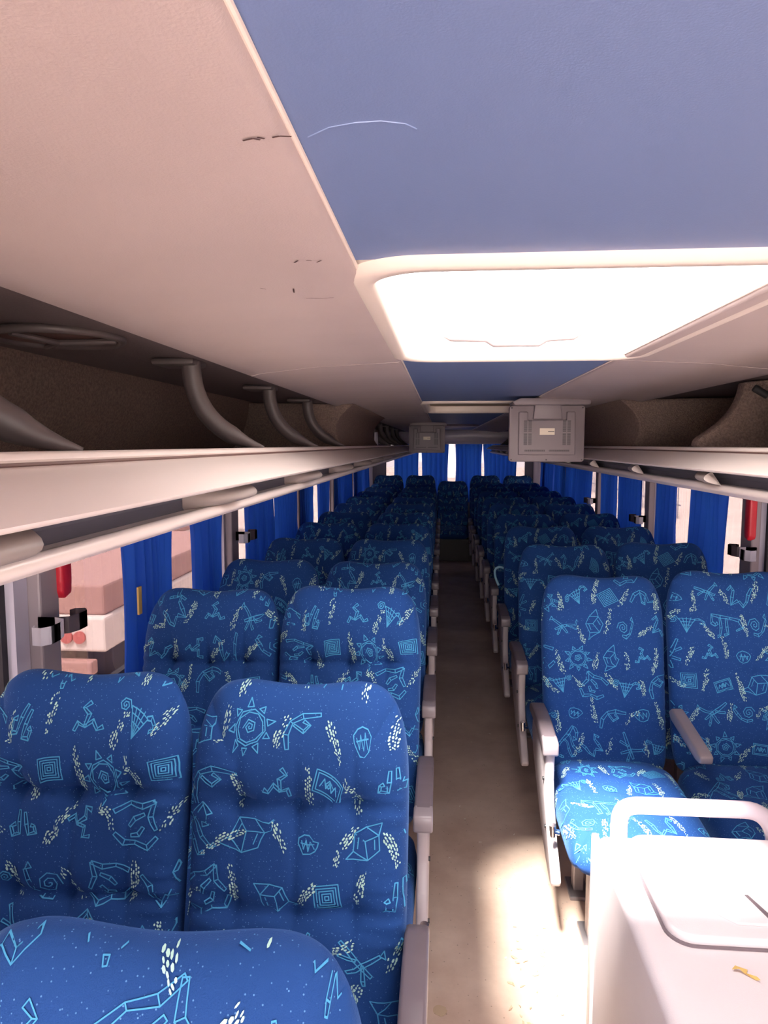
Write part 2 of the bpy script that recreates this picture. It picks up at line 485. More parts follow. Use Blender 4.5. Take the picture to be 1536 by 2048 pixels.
def partition(s, y0, th, label, top=.78):
    pts = [(s * 1.17, 1.502), (s * 1.17, 1.76), (s * (top + .06), 1.757)]
    pts += [tuple((p.x, p.y)) for p in bez((s * top, 1.752), (s * (top - .005), 1.68), (s * .63, 1.64), (s * .568, 1.60), 12)]
    pts += [(s * .560, 1.590), (s * .558, 1.576), (s * .567, 1.572), (s * .567, 1.502)]
    bmm = prism(pts, 'y', y0, y0 + th, bev=.004)
    rk = rkL if s < 0 else rkR
    bmesh.ops.translate(bmm, vec=-Vector(rk.location), verts=bmm.verts)
    o = link('partition', bmm, 'carpet', rk, smooth=True, angle=50); o['label'] = label
    return o
p1 = partition(1, 2.03, .05, 'curved brown carpeted divider with a dark clip near its top', .68)
t = bmesh.new(); tube([(0, 0, 0), (.035, -.002, -.022)], .010, t, 10)
c = link('clip', t, 'black', p1, True); c.location = (.70 - .8, 2.02, 1.735 - 1.44)
p2 = partition(1, 1.47, .05, 'carpeted divider nearest the camera', .68)
# duct covers closing the racks
def cover(s, y0, y1, label, mname):
    pts = [(s * 1.17, 1.502), (s * 1.17, 1.76), (s * .52, 1.752)]
    pts += [(p.x, p.y) for p in bez((s * .53, 1.748), (s * .60, 1.70), (s * .63, 1.64), (s * .575, 1.576), 10)]
    pts += [(s * .566, 1.502)]
    bmm = prism(pts, 'y', y0, y1, bev=.006)
    rk = rkL if s < 0 else rkR
    bmesh.ops.translate(bmm, vec=-Vector(rk.location), verts=bmm.verts)
    o = link('duct_cover', bmm, mname, rk, smooth=True, angle=50); o['label'] = label
    return o
cvL = cover(-1, 2.98, 4.6, 'dark carpeted cover closing the left rack behind the last near strut', 'carpet')
cvR = cover(1, 2.78, 4.5, 'grey brown cover closing the right rack behind the hanging monitor', 'carpet')
t = prism([(4.62, 1.578), (4.66, 1.66), (4.80, 1.665), (4.86, 1.575)], 'x', -.60, -.594)
tag(link('gap_light_panel', t, 'white'), 'small white trapezoid standing in for window light through a gap in the left rack beyond the dark cover', 'panel')  # white panel added in place of a gap showing window light
# round roof vent inside the left rack
v = empty('roof_vent', (-.775, 1.115, 1.757), 'round dark roof vent with crossed blades inside the left rack', 'vent')
t = bmesh.new(); tube([(.098 * math.cos(a), .098 * math.sin(a), -.004) for a in [2 * PI * i / 40 for i in range(40)]], .007, t, 10, closed=True)
link('rim', t, 'strut', v, True)
t = bmesh.new(); cyl(t, (0, 0, -.001), .094, 'z', .006, 32); link('disc', t, 'piping', v)
t = bmesh.new()
for a in (0.2, .2 + 2 * PI / 3, .2 + 4 * PI / 3):
    tube([(0, 0, -.012), (.09 * math.cos(a), .09 * math.sin(a), -.008)], .005, t, 8)
link('spokes', t, 'strut', v, True)

# ------------------------------------------------------------ upholstery pattern
def spiral(cx, cy, r, turns, n=5, a0=0):
    k = int(n * turns)
    return [(cx + r * (1 - i / (k + 1)) * math.cos(a0 + 2 * PI * i / n), cy + r * (1 - i / (k + 1)) * math.sin(a0 + 2 * PI * i / n)) for i in range(k + 1)]
def double(pts, w):
    L, R = [], []
    n = len(pts)
    for i, p in enumerate(pts):
        a = pts[max(i - 1, 0)]; b = pts[min(i + 1, n - 1)]
        dx, dy = b[0] - a[0], b[1] - a[1]; l = math.hypot(dx, dy) or 1
        ww = w * (1.15 if i % 2 else .75)
        L.append((p[0] - dy / l * ww, p[1] + dx / l * ww)); R.append((p[0] + dy / l * ww, p[1] - dx / l * ww))
    out = [L + R[::-1] + [L[0]]]
    for i in range(1, n - 1): out.append([L[i], R[i]])
    return out
def closed(p): return p + [p[0]]
def g_sun():
    o = [closed([(.5 * math.cos(a) * (1 + .1 * (i % 2)), .5 * math.sin(a)) for i, a in enumerate([2 * PI * k / 9 for k in range(9)])]),
         closed([(.62 * math.cos(a), .6 * math.sin(a)) for a in [2 * PI * k / 8 + .2 for k in range(8)]]),
         spiral(0, 0, .28, 2.2)]
    for k in range(9):
        a = 2 * PI * k / 9 + .1; r0, r1 = .68, .98 - .1 * (k % 2)
        o.append(closed([(r0 * math.cos(a - .18), r0 * math.sin(a - .18)), (r0 * math.cos(a + .18), r0 * math.sin(a + .18)), (r1 * math.cos(a), r1 * math.sin(a))]))
    return o
def g_frame():
    o = [closed([(-.85, -.55), (.85, -.6), (.9, .5), (-.8, .62)]), closed([(-.7, -.42), (.7, -.46), (.74, .38), (-.66, .48)]),
         [(-.5, -.2), (-.3, .25), (-.15, -.2), (.05, .2), (.2, -.25), (.4, .15), (.55, -.2)], spiral(0, 0, .3, 1.3, 4)]
    return o
def g_square():
    return [closed([(-s, -s * .9), (s, -s), (s * .95, s), (-s * 1.05, s * .95)]) for s in (.8, .62, .45, .28, .12)]
def g_beast():
    o = double([(-1.0, -.7), (-.85, -.15), (-.3, .15), (.3, .4), (.85, .75), (1.0, .3), (.8, 0), (.6, .05)], .09)
    o += double([(-.05, .2), (.05, -.4), (.1, -.9), (.35, -.9)], .07) + double([(.35, .35), (.45, -.35), (.65, -.8), (.85, -.75)], .07)
    o += double([(-1.0, -.7), (-.7, -.75), (-.5, -.8)], .05)
    return o
def g_fan():
    o = [closed([(0, -.8), (-.6, .35), (.5, .45)]), [(0, -.8), (-.35, .4)], [(0, -.8), (-.1, .5)], [(0, -.8), (.2, .55)], [(-.3, -.2), (.28, -.15)], [(-.45, .1), (.4, .15)]]
    o += [spiral(-.95, .25, .35, 2.2, 6)] + double([(.45, .45), (.7, .65), (1.0, .6), (1.1, .3), (.85, .2)], .08)
    return o
def g_zig():
    return double([(-.8, -.5), (-.55, -.1), (-.2, -.35), (.1, .3), (-.2, .7), (.2, .95)], .1) + double([(-.2, -.35), (.3, -.1), (.5, -.6), (.85, -.5)], .1)
def g_jl():
    return double([(-.2, .9), (-.25, .2), (-.3, -.5), (-.8, -.55), (-.85, 0), (-.55, .1)], .1) + double([(.2, .75), (.25, 0), (.3, -.65), (.8, -.6), (.75, -.2), (.55, -.1)], .1)
def g_gem():
    p = [(-.55, .35), (0, .7), (.6, .35), (.65, -.35), (.1, -.8), (-.6, -.45)]
    return [closed(p), [p[0], (-.05, .05), p[2]], [(-.05, .05), p[4]], [p[5], (-.95, -.8), p[4]], [p[1], (.75, .95), p[2]], [(-.35, .2), (-.4, -.3)], [(.4, .15), (.42, -.3)]]
def g_shell():
    return [spiral(.35, 0, .6, 2.3, 7)] + double([(-.9, .6), (-.7, .1), (-.45, -.4), (0, -.7), (.5, -.7)], .1) + [closed([(-.9, .6), (-.75, .95), (-.55, .7)])]
def g_w():
    return double([(-.9, .5), (-.65, .85), (-.45, .5), (-.55, -.1), (-.6, -.75), (-.1, -.35)], .1) + double([(.95, .8), (.7, .2), (.6, -.4), (.35, -.8), (.0, -.4)], .1)
def g_stick():
    return double([(-.9, .9), (-.2, .1), (.5, -.6)], .09) + double([(-.5, -.6), (.1, -.1), (.9, .25)], .09) + double([(.1, -.1), (.15, -.8), (.2, -1)], .07) + double([(-.2, .1), (-.9, .2)], .07) + [closed([(.9, .25), (1.1, .5), (1.15, .1)])]
def g_horn():
    return double([(-.9, -.8), (-.85, -.1), (-.5, .45), (.1, .65), (.95, .55)], .11) + double([(-.4, .3), (0, -.1), (.35, .15), (.1, .4)], .07)
def g_hand():
    return double([(-.7, .9), (-.2, .7), (.4, .75), (.95, .5)], .09) + double([(-.7, .9), (-.55, .3), (-.8, -.2)], .09) + double([(-.3, .4), (.1, .2), (.3, -.1)], .08) + double([(-.85, -.5), (-.5, -.9), (0, -.7), (.5, -.75), (.9, -.4)], .1) + double([(-.3, -.1), (-.1, -.4), (.2, -.45)], .08)
def g_blob():
    p = [(.75 * math.cos(a) * (1 + .12 * math.sin(3 * a)), .65 * math.sin(a)) for a in [2 * PI * k / 11 for k in range(11)]]
    return [closed(p), [(-.45, -.3), (-.25, .35), (-.05, -.35), (.15, .3), (.35, -.3), (.5, .2)], [(-.5, .1), (.55, .05)]]
GLY = [(g_sun, .052), (g_frame, .036), (g_square, .034), (g_beast, .056), (g_fan, .040), (g_zig, .034), (g_jl, .034), (g_gem, .044),
       (g_shell, .040), (g_w, .042), (g_stick, .044), (g_horn, .044), (g_hand, .046), (g_blob, .032)]

def pattern(bm, surf, hw, hh, seed, lw=.0011):
    """woven motifs laid on the padded surface: surf(x, y) -> (point, normal) or None"""
    rnd = random.Random(seed)
    def seg(a, b, w, mi, off):
        dx, dy = b[0] - a[0], b[1] - a[1]; l = math.hypot(dx, dy)
        if l < 1e-5: return
        nx, ny = -dy / l * w, dx / l * w
        ex, ey = dx / l * w * .6, dy / l * w * .6
        k = max(1, int(l / .012)); pa = None
        for i in range(k + 1):
            t = i / k
            e = -1 if i == 0 else (1 if i == k else 0)
            x, y = a[0] + dx * t + ex * e, a[1] + dy * t + ey * e
            q1, q2 = surf(x + nx, y + ny), surf(x - nx, y - ny)
            if not q1 or not q2: pa = None; continue
            v = (bm.verts.new(q1[0] + q1[1] * off), bm.verts.new(q2[0] + q2[1] * off))
            if pa: 
                f = bm.faces.new((pa[0], v[0], v[1], pa[1])); f.material_index = mi
            pa = v
    items = []
    sx, sy = .118, .106
    nx = int(2 * hw / sx) + 2; ny = int(2 * hh / sy) + 2
    for j in range(-1, ny):
        for i in range(-1, nx):
            x = -hw + (i + .5 * (j % 2)) * sx + rnd.uniform(-.012, .012)
            y = -hh + j * sy + rnd.uniform(-.010, .010)
            items.append((x, y, 'g')); items.append((x + sx * .5, y + rnd.uniform(-.02, .02), 'd'))
    last = -1
    for x, y, k in items:
        if k == 'g':
            while True:
                gi = rnd.randrange(len(GLY))
                if gi != last: break
            last = gi
            fn, sc = GLY[gi]; sc *= rnd.uniform(.85, 1.1)
            a = rnd.uniform(-.5, .5); mir = rnd.choice((-1, 1))
            for pl in fn():
                pp = [(x + sc * (mir * p[0] * math.cos(a) - p[1] * math.sin(a)), y + sc * (mir * p[0] * math.sin(a) + p[1] * math.cos(a))) for p in pl]
                for u, w in zip(pp, pp[1:]): seg(u, w, lw, 1, .0013)
        else:
            a0 = rnd.choice((1, -1)) * rnd.uniform(.8, 1.6); cur = rnd.uniform(-10, 10); L = rnd.uniform(.06, .105)
            n = int(L / .0078); up = rnd.random() < .5
            for lane in (-1.5, -.5, .5, 1.5):
                px, py, aa = x - math.cos(a0) * L / 2, y - math.sin(a0) * L / 2, a0
                for i in range(n):
                    aa += cur * .0078 * .8
                    px += math.cos(aa) * .0078; py += math.sin(aa) * .0078
                    q = (i + .5) / n
                    if up: q = 1 - q
                    tap = (q / .25) ** .5 if q < .25 else 1 - .62 * (q - .25) / .75
                    if rnd.random() < .16 or (abs(lane) > 1 and rnd.random() > tap): continue
                    o_ = lane * .0052 * (.35 + .65 * tap) + rnd.uniform(-.0007, .0007)
                    j_ = (.0035 if lane in (-.5, 1.5) else 0) + rnd.uniform(-.0012, .0012)
                    cx = px - math.sin(aa) * o_ + math.cos(aa) * j_; cy = py + math.cos(aa) * o_ + math.sin(aa) * j_
                    l = rnd.uniform(.0026, .0046) * (.6 + .4 * tap); w = rnd.uniform(.0011, .0022) * (.5 + .5 * tap); b = aa + rnd.uniform(-.3, .3)
                    hexa = []
                    for ux_, uy_ in ((-l, 0), (-l * .5, -w), (l * .55, -w * .9), (l, 0), (l * .5, w), (-l * .55, w * .9)):
                        qq = surf(cx + ux_ * math.cos(b) - uy_ * math.sin(b), cy + ux_ * math.sin(b) + uy_ * math.cos(b))
                        if not qq: break
                        hexa.append(bm.verts.new(qq[0] + qq[1] * .0015))
                    if len(hexa) == 6: bm.faces.new(hexa).material_index = 2

def padded(hw, hh, df, db, kpow, tufts, seed, N=84, saddle=0, bolster=0, head=0, wrinkle=True, lw=.0011):
    """closed padded cushion; front towards -Y, extent hw (x), hh (z)"""
    def shape(s, t):
        kk = kpow if t > 0 else kpow + 5
        m = max(abs(s), abs(t))
        if m > 1e-6:
            n = (abs(s) ** kk + abs(t) ** kk) ** (1 / kk)
            x, z = s * m / n, t * m / n
        else: x, z = s, t
        x *= hw * (1 + .02 * t); z *= hh
        if saddle and t > 0:
            z += saddle * (t ** 4) * (.35 * math.cos(PI * s * 1.15) * -1 - .1)
        p = 7
        d = math.sqrt(max(0, (1 - abs(s) ** p) * (1 - abs(t) ** p)))
        return x, z, d
    def front(s, t):
        x, z, d = shape(s, t)
        y = -df * d
        y -= bolster * d * (abs(s) ** 2.2) * (1 - .5 * max(0, t))
        y -= head * d * math.exp(-((t - .62) / .3) ** 2)
        for tx, tz, dep in tufts:
            dx, dz = (x - tx), (z - tz); r2 = dx * dx + dz * dz
            y += dep * d * (.55 * math.exp(-r2 / .0014) + .5 * math.exp(-math.sqrt(r2) / .010))
            y += dep * .7 * d * math.exp(-(abs(dz) / .007)) * math.exp(-(dx / .085) ** 2)
            y += dep * .35 * d * math.exp(-(abs(dx) / .009)) * math.exp(-(dz / .08) ** 2)
        if tufts and wrinkle:
            for zz in set(q[1] for q in tufts):
                e = math.exp(-((z - zz) / .06) ** 2) * min(1, max(0, (abs(s) - .5) * 2.5))
                y += .0028 * e * math.sin((z - zz) * 190 + 3 * s)
        return Vector((x, y, z))
    bm = bmesh.new()
    g = [math.sin(PI / 2 * (2 * i / N - 1)) * .55 + (2 * i / N - 1) * .45 for i in range(N + 1)]
    F = [[bm.verts.new(front(s, t)) for s in g] for t in g]
    for j in range(N):
        for i in range(N):
            bm.faces.new((F[j][i], F[j][i + 1], F[j + 1][i + 1], F[j + 1][i]))
    gb = g[::4]; nb = len(gb) - 1
    # back half shares the rim
    Bk = []
    for j, t in enumerate(g):
        row = []
        for i, s in enumerate(g):
            if i in (0, N) or j in (0, N): row.append(F[j][i])
            else:
                x, z, d = shape(s, t); row.append(bm.verts.new((x, db * d, z)))
        Bk.append(row)
    for j in range(N):
        for i in range(N):
            bm.faces.new((Bk[j][i], Bk[j + 1][i], Bk[j + 1][i + 1], Bk[j][i + 1]))
    for f in bm.faces: f.smooth = True
    def surf(x, z):
        s, t = x / hw, z / hh
        if abs(s) > 1.0 or abs(t) > 1.0: return None
        s2 = s * (1 - .03 * abs(s)); 
        p = front(s, t); e = .01
        s1 = s + e if s < .9 else s - e; t1 = t + e if t < .9 else t - e
        a = (front(s1, t) - p) * (1 if s < .9 else -1); b = (front(s, t1) - p) * (1 if t < .9 else -1)
        n = a.cross(b)
        if n.length < 1e-12: return None
        n.normalize()
        if n.y > 0: n = -n
        return p, n
    pattern(bm, surf, hw, hh, seed, lw)
    me = bpy.data.meshes.new('padded'); bm.to_mesh(me); bm.free()
    for k in ('fabric', 'line', 'dash'): me.materials.append(M[k])
    for p in me.polygons: p.use_smooth = True
    return me

BH = .36     # half height of a backrest
tf = [(-.115, .125, .032), (.0, .118, .032), (.115, .130, .032), (-.115, -.07, .024), (.0, -.075, .024), (.115, -.068, .024)]
tf2 = [(-.12, -.005, .010), (.06, .0, .008), (-.11, -.14, .007), (.1, -.135, .007)]
backs = [padded(.218, BH, .058, .06, 4.6, tf, [27, 22, 33][i], saddle=.028, bolster=.004, head=.012) for i in range(3)]
backs += [padded(.218, BH, .050, .06, 5.2, tf2, 41 + i, saddle=.026, bolster=.003, head=.008) for i in range(2)]
backs.append(padded(.218, BH, .058, .06, 4.6, tf, 58, saddle=.028, bolster=.004, head=.012, lw=.0007))
cushions = [padded(.217, .285, .075, .06, 5.5, [(0, .02, .008)], 61 + i, N=40, bolster=.012) for i in range(2)]

# ------------------------------------------------------------ seats
def extr(pts, x0, x1, bev): return prism(pts, 'x', x0, x1, bev=bev)
def leg_bm(y, s):
    bm = bmesh.new()
    box(bm, s * .10 - .018, s * .10 + .018, y - .022, y + .022, .012, .33, bev=.004)
    box(bm, s * .10 - .035, s * .10 + .035, y - .06, y + .06, 0, .014, bev=.003)
    return bm
ARM = [(-.190, .588), (-.196, .612), (-.192, .632), (-.150, .644), (-.06, .654), (.04, .655), (.12, .648), (.17, .628), (.165, .600), (.05, .604), (-.06, .603), (-.150, .594)]
CAP = [(-.150, .593), (-.188, .586), (-.199, .592), (-.200, .618), (-.196, .634), (-.150, .643)]
PAN = [(.14, .602), (-.02, .600), (-.165, .596), (-.183, .585), (-.180, .555), (-.178, .50), (-.20, .43), (-.265, .345), (-.335, .285), (-.350, .262), (-.340, .245), (-.315, .238),
       (-.22, .262), (-.10, .315), (.02, .40), (.12, .47), (.155, .54)]
def seat_proto(aisle_side, bmesh_i, cush_i):
    """aisle_side: +1 armrest at +x, -1 at -x, 0 none (window or rear seat)"""
    r = bpy.data.objects.new('coach_seat', None); COL.objects.link(r)
    b = bpy.data.objects.new('backrest', backs[bmesh_i]); COL.objects.link(b); b.parent = r
    c = bpy.data.objects.new('cushion', cushions[cush_i]); COL.objects.link(c); c.parent = r
    c.location = (0, -.175, .392); c.rotation_euler = (-PI / 2 + .04, 0, 0)
    link('seat_frame', B(-.19, .19, -.34, .06, .315, .345, bev=.006), 'metal', r)
    if aisle_side:
        s = aisle_side
        a0, a1 = sorted((s * .214, s * .262))
        ar = link('armrest', extr(ARM, a0, a1, .008), 'armdark', r, True, 60)
        link('end_cap', extr(CAP, a0 - .0012, a1 + .0012, .006), 'armlight', ar, True, 60)
        p0, p1 = sorted((s * .222, s * .252))
        pn = link('side_panel', extr(PAN, p0, p1, .007), 'panel', r, True, 60)
        for yy, zz in ((-.16, .50), (-.22, .37)):
            t = bmesh.new(); cyl(t, (s * .254, yy, zz), .006, 'x', .006, 10); link('screw', t, 'black', pn, True)
        t = bmesh.new(); tube([(s * .225, -.30, .395), (s * .244, -.305, .40)], .009, t, 10)
        tube([(s * .244, -.305, .385), (s * .246, -.31, .425)], [.008, .011], t, 10)
        link('recline_lever', t, 'chrome', r, True)
        for y in (-.22, .02):
            link('leg', leg_bm(y, s), 'metal', r)
    else:
        link('leg', leg_bm(-.10, .2), 'metal', r)
    return r
PROTO = {}
def seat(x, y, kind, bi, ci, rec, label, group, z=0, dz=0, sx=1):
    key = (kind, bi, ci)
    if key not in PROTO:
        PROTO[key] = seat_proto(kind, bi, ci); o = PROTO[key]
    else: o = copy_tree(PROTO[key])
    o.location = (x, y, z)
    tag(o, label, 'coach seat', group)
    for ch in o.children:
        if ch.name.startswith('backrest'):
            ch.rotation_euler = (-math.radians(rec), 0, random.uniform(-.012, .012))
            L = BH
            ch.location = (0, .085 + L * math.sin(math.radians(rec)), .385 + dz + L * math.cos(math.radians(rec)))
        elif sx != 1: pass
    return o
ORD = ['front', 'second', 'third', 'fourth', 'fifth', 'sixth', 'seventh', 'eighth', 'ninth', 'tenth', 'eleventh', 'twelfth']
# (recline aisle, recline window, dz aisle, dz window)
LREC = [(14, 15, .016, .01), (13, 12, .012, .022), (13, 16, .055, .042), (14, 13, .006, .01), (14, 13, 0, 0), (14, 13, 0, 0), (15, 15, 0, 0), (14, 15, 0, 0), (14, 14, 0, 0), (14, 14, 0, 0), (14, 14, 0, 0), (14, 14, 0, 0)]
RREC = [(14, 13, .012, .034), (14, 13, .014, .028)] + [(14, 14, .010, .014), (14, 15, .006, .016)] * 4
extra_l = {0: 'mostly cut off by the photo bottom', 1: 'deeply tufted', 2: 'upright', 3: 'dark'}
for n in range(12):
    y = 1.144 + .758 * (n - 1)
    ra, rw_, da, dw = LREC[n]
    row = 'front' if n == 0 else ORD[n]
    if n < 11:
        la = 'blue patterned seat beside the aisle, %s row from the front on the left side' % row
        lw = 'blue patterned seat under the windows, %s row from the front on the left side' % row
    else:
        la = 'dark blue seat beside the aisle in the last left pair before the rear bench'
        lw = 'dark blue seat under the windows in the last left pair before the rear bench'
    seat(-.430, y, 1, 5 if n == 0 else n % 3, n % 2, ra, la, 'seats of the left pairs', dz=da)
    seat(-.876, y, 0, (n + 1) % 3, (n + 1) % 2, rw_, lw, 'seats of the left pairs', dz=dw)
first_right = None
for n in range(9):
    y = 2.38 + .80 * n
    ra, rw_, da, dw = RREC[n]
    la = 'blue patterned seat beside the aisle, %s row from the front on the right side' % ORD[n]
    lw = 'blue patterned seat under the windows, %s row from the front on the right side' % ORD[n]
    if n == 0:
        la = 'blue patterned seat with sunlit cushion beside the aisle, behind the pale cabinet'
        lw = 'blue patterned window seat behind the pale cabinet, cut by the right photo edge'
    o = seat(.440, y, -1, 3 + n % 2, n % 2, ra, la, 'seats of the right pairs', dz=da)
    seat(.890, y, 0, 3 + (n + 1) % 2, (n + 1) % 2, rw_, lw, 'seats of the right pairs', dz=dw)
    if n == 0: first_right = o
ma = prism([(-.23, .596), (-.235, .622), (-.20, .632), (.05, .668), (.08, .645), (.05, .625), (-.19, .592)], 'x', .208, .250, bev=.007)
m_ = link('middle_armrest', ma, 'armlight', first_right, True, 60)
for i, x in enumerate((-.92, -.46, .0, .46, .92)):
    nm = ['blue seat at the left end of the rear bench', 'blue seat of the rear bench, between its left end and middle', 'dark middle seat of the rear bench facing down the aisle',
          'blue seat of the rear bench, between its middle and right end', 'blue seat at the right end of the rear bench'][i]
    seat(x, 9.86, 0, i % 3, i % 2, 9, nm, 'seats of the rear bench', z=.05 if i != 2 else -.03)
# riser below the rear bench
struct(link('trim_30', B(-1.2, 1.2, 9.50, 9.58, 0, .30, bev=.005), 'strut'))
# loop strap by the right-hand seats
t = tube([(0, .0, 0)] + [tuple(p) for p in bez((0, 0, .0), (-.055, 0, .11), (-.005, 0, .13), (.04, 0, .10), 12)], .007, seg=8)
o = link('loop_strap', t, 'strap', smooth=True); o.location = (.20, 4.28, .72)
tag(o, 'pale blue loop strap standing beside an aisle armrest on the right', 'strap')

# ------------------------------------------------------------ curtains
def curtain(x0, y0, x1, y1, ztop, zbot, label, group, pinch=.0, amp=.018, pleat=.052):
    L = math.hypot(x1 - x0, y1 - y0); n = max(24, int(L / .004)); rows = 14
    rnd = random.Random(int((x0 * 31 + y0 * 97) * 100))
    ph = rnd.uniform(0, 6); ux, uy = (x1 - x0) / L, (y1 - y0) / L; nx, ny = -uy, ux
    bm = bmesh.new(); V = []
    f1, f2 = rnd.uniform(.8, 1.2), rnd.uniform(2.2, 2.9)
    for j in range(rows + 1):
        v = j / rows; z = ztop + (zbot - ztop) * v
        row = []
        for i in range(n + 1):
            q = i / n; l = q * L
            sh = (q - .5) * L * pinch * math.sin(PI * min(1, v * 1.1)) + .012 * math.sin(v * 3 + ph) * (q - .5)
            d = amp * (1.7 * abs(math.sin(l / pleat * PI * f1 + ph + .4 * math.sin(v * 2.2 + ph))) - .9 + .5 * math.sin(l / pleat * PI * f2 * .7 + 2 * ph + v)) * (.6 + .4 * v)
            row.append(bm.verts.new((x0 + ux * (l - sh) + nx * d, y0 + uy * (l - sh) + ny * d, z + .008 * math.sin(l * 40 + ph) * (j == rows))))
        V.append(row)
    for j in range(rows):
        for i in range(n):
            bm.faces.new((V[j][i], V[j][i + 1], V[j + 1][i + 1], V[j + 1][i]))
    bmesh.ops.solidify(bm, geom=bm.faces[:], thickness=.0012)
    o = link('curtain', bm, 'curtain', smooth=True, angle=180)
    return tag(o, label, 'curtain', group)
for i, (p, q) in enumerate((((-1.165, 2.0, 1.425), (-1.165, 10.2, 1.425)), ((1.165, 2.0, 1.425), (1.165, 10.2, 1.425)), ((-1.1, 10.52, 1.595), (1.1, 10.52, 1.595)))):
    struct(link('trim_%d' % (40 + i), tube([p, q], .008, seg=8), 'white', smooth=True))
    for k in range(7):
        a = [p[j] + (q[j] - p[j]) * k / 6 for j in range(3)]
        e = (a[0] * 1.045, a[1], a[2]) if i < 2 else (a[0], YR + .01, a[2])
        struct(link('trim_%d' % (50 + i * 10 + k), tube([a, e], .005, seg=6), 'white'))
LC = [(2.20, 2.62, 'wide blue curtain on the left with a tan patch, nearest the camera'), (2.84, 3.27, 'blue curtain on the left gathered against the second window pillar'),
      (3.66, 4.30, 'blue curtain on the left just past the second window pillar'), (4.32, 4.92, 'blue curtain on the left before the third window pillar'),
      (5.06, 5.60, 'blue curtain on the left after the third window pillar'), (5.88, 6.44, 'blue curtain on the left before the fourth window pillar'),
      (6.72, 7.20, 'blue curtain on the left after the fourth window pillar'), (7.25, 8.04, 'blue curtain on the left before the fifth window pillar'),
      (8.30, 9.20, 'blue curtain on the left after the fifth window pillar'), (9.26, 9.95, 'blue curtain on the left, last before the rear corner')]
for a, b, lab in LC:
    tan_ = a == 2.20; a *= .967; b *= .967
    c = curtain(-1.165, a, -1.165, b, 1.42, .70, lab, 'curtains along the left windows', pinch=.12, amp=.028, pleat=.062)
    if tan_:
        t = B(-.003, .003, -.012, .012, -.045, .045)
        q = link('tan_patch', t, 'leaf', c); q.location = (-1.128, 2.165, 1.075); q['label'] = 'faded tan patch'
RC = [(2.62, 2.94, 'blue curtain at the right photo edge, nearest the camera'), (3.44, 3.90, 'blue curtain on the right just past the pillar with the red handle'),
      (4.16, 4.53, 'blue curtain on the right with a tan hem before the second pillar'), (4.86, 5.42, 'blue curtain on the right just past the second pillar'),
      (5.56, 6.03, 'blue curtain on the right before the third pillar'), (6.5, 7.02, 'blue curtain on the right after the bright gap past the third pillar'),
      (7.06, 7.80, 'blue curtain on the right around the fourth pillar'), (7.84, 8.62, 'blue curtain on the right after the fourth pillar'),
      (8.68, 9.70, 'blue curtain on the right, last before the rear corner')]
for a, b, lab in RC:
    a *= .974; b *= .974
    curtain(1.165, a, 1.165, b, 1.42, .70, lab, 'curtains along the right windows', pinch=.08, amp=.028, pleat=.062)
for a, b, lab in ((-.885, -.492, 'blue curtain at the left end of the rear window'), (-.462, -.06, 'blue curtain left of the bright gap in the rear window'),
                  (.035, .445, 'narrow blue curtain right of the bright gap in the rear window'), (.455, .955, 'blue curtain at the right end of the rear window')):
    curtain(a, 10.50, b, 10.50, 1.59, .72, lab, 'curtains across the rear window', pinch=.07, amp=.02, pleat=.07)

# ------------------------------------------------------------ curtain clips and red handles on the pillars
def clip(s, y, label, zc=1.10):
    r = empty('curtain_clip', (s * 1.165, y, zc), label, 'curtain clip', 'clips on the window pillars')
    def hook(sg, nm, m):
        pts = [(0, 0, 0), (-s * .045, 0, 0), (-s * .075, sg * .012, 0), (-s * .085, sg * .045, 0), (-s * .085, sg * .085, 0), (-s * .070, sg * .105, 0), (-s * .045, sg * .10, 0), (-s * .040, sg * .08, 0)]
        t = bmesh.new(); sm = []
        for p, q in zip(pts, pts[1:]):
            for k in range(3): sm.append(tuple(p[i] + (q[i] - p[i]) * k / 3 for i in range(3)))
        sm.append(pts[-1])
        rows = [(t.verts.new((p[0], p[1], -.022)), t.verts.new((p[0], p[1], .022))) for p in sm]
        for a, b in zip(rows, rows[1:]): t.faces.new((a[0], b[0], b[1], a[1]))
        bmesh.ops.solidify(t, geom=t.faces[:], thickness=.006)
        o = link(nm, t, m, r, True, 50); return o
    o1 = hook(-1, 'hook', 'white'); o2 = hook(1, 'hook', 'armdark')
    return r
clip(-1, 1.655, 'double white and dark curtain clip on the near left pillar', 1.125)
clip(-1, 3.36, 'grey curtain clip on the left pillar beside the gathered curtain', 1.13)
clip(1, 3.02, 'grey curtain clip on the near right pillar below the red handle', 1.13)
clip(1, 4.63, 'grey curtain clip on the second right pillar', 1.10)
clip(1, 6.12, 'small dark curtain clip on the third right pillar', 1.10)
for s, y, lab in ((-1, 1.765, 'red emergency handle on the near left window pillar'), (1, 3.085, 'red emergency handle on the near right window pillar')):
    t = prism([(0, 0), (.036, .01), (.04, .05), (.04, .26), (0, .27), (-.012, .25), (-.012, .02)], 'x', -.016, .016, bev=.006)
    o = link('emergency_handle', t, 'red', smooth=True, angle=50); o.location = (s * 1.165, y - .005, 1.17)
    tag(o, lab, 'emergency handle')

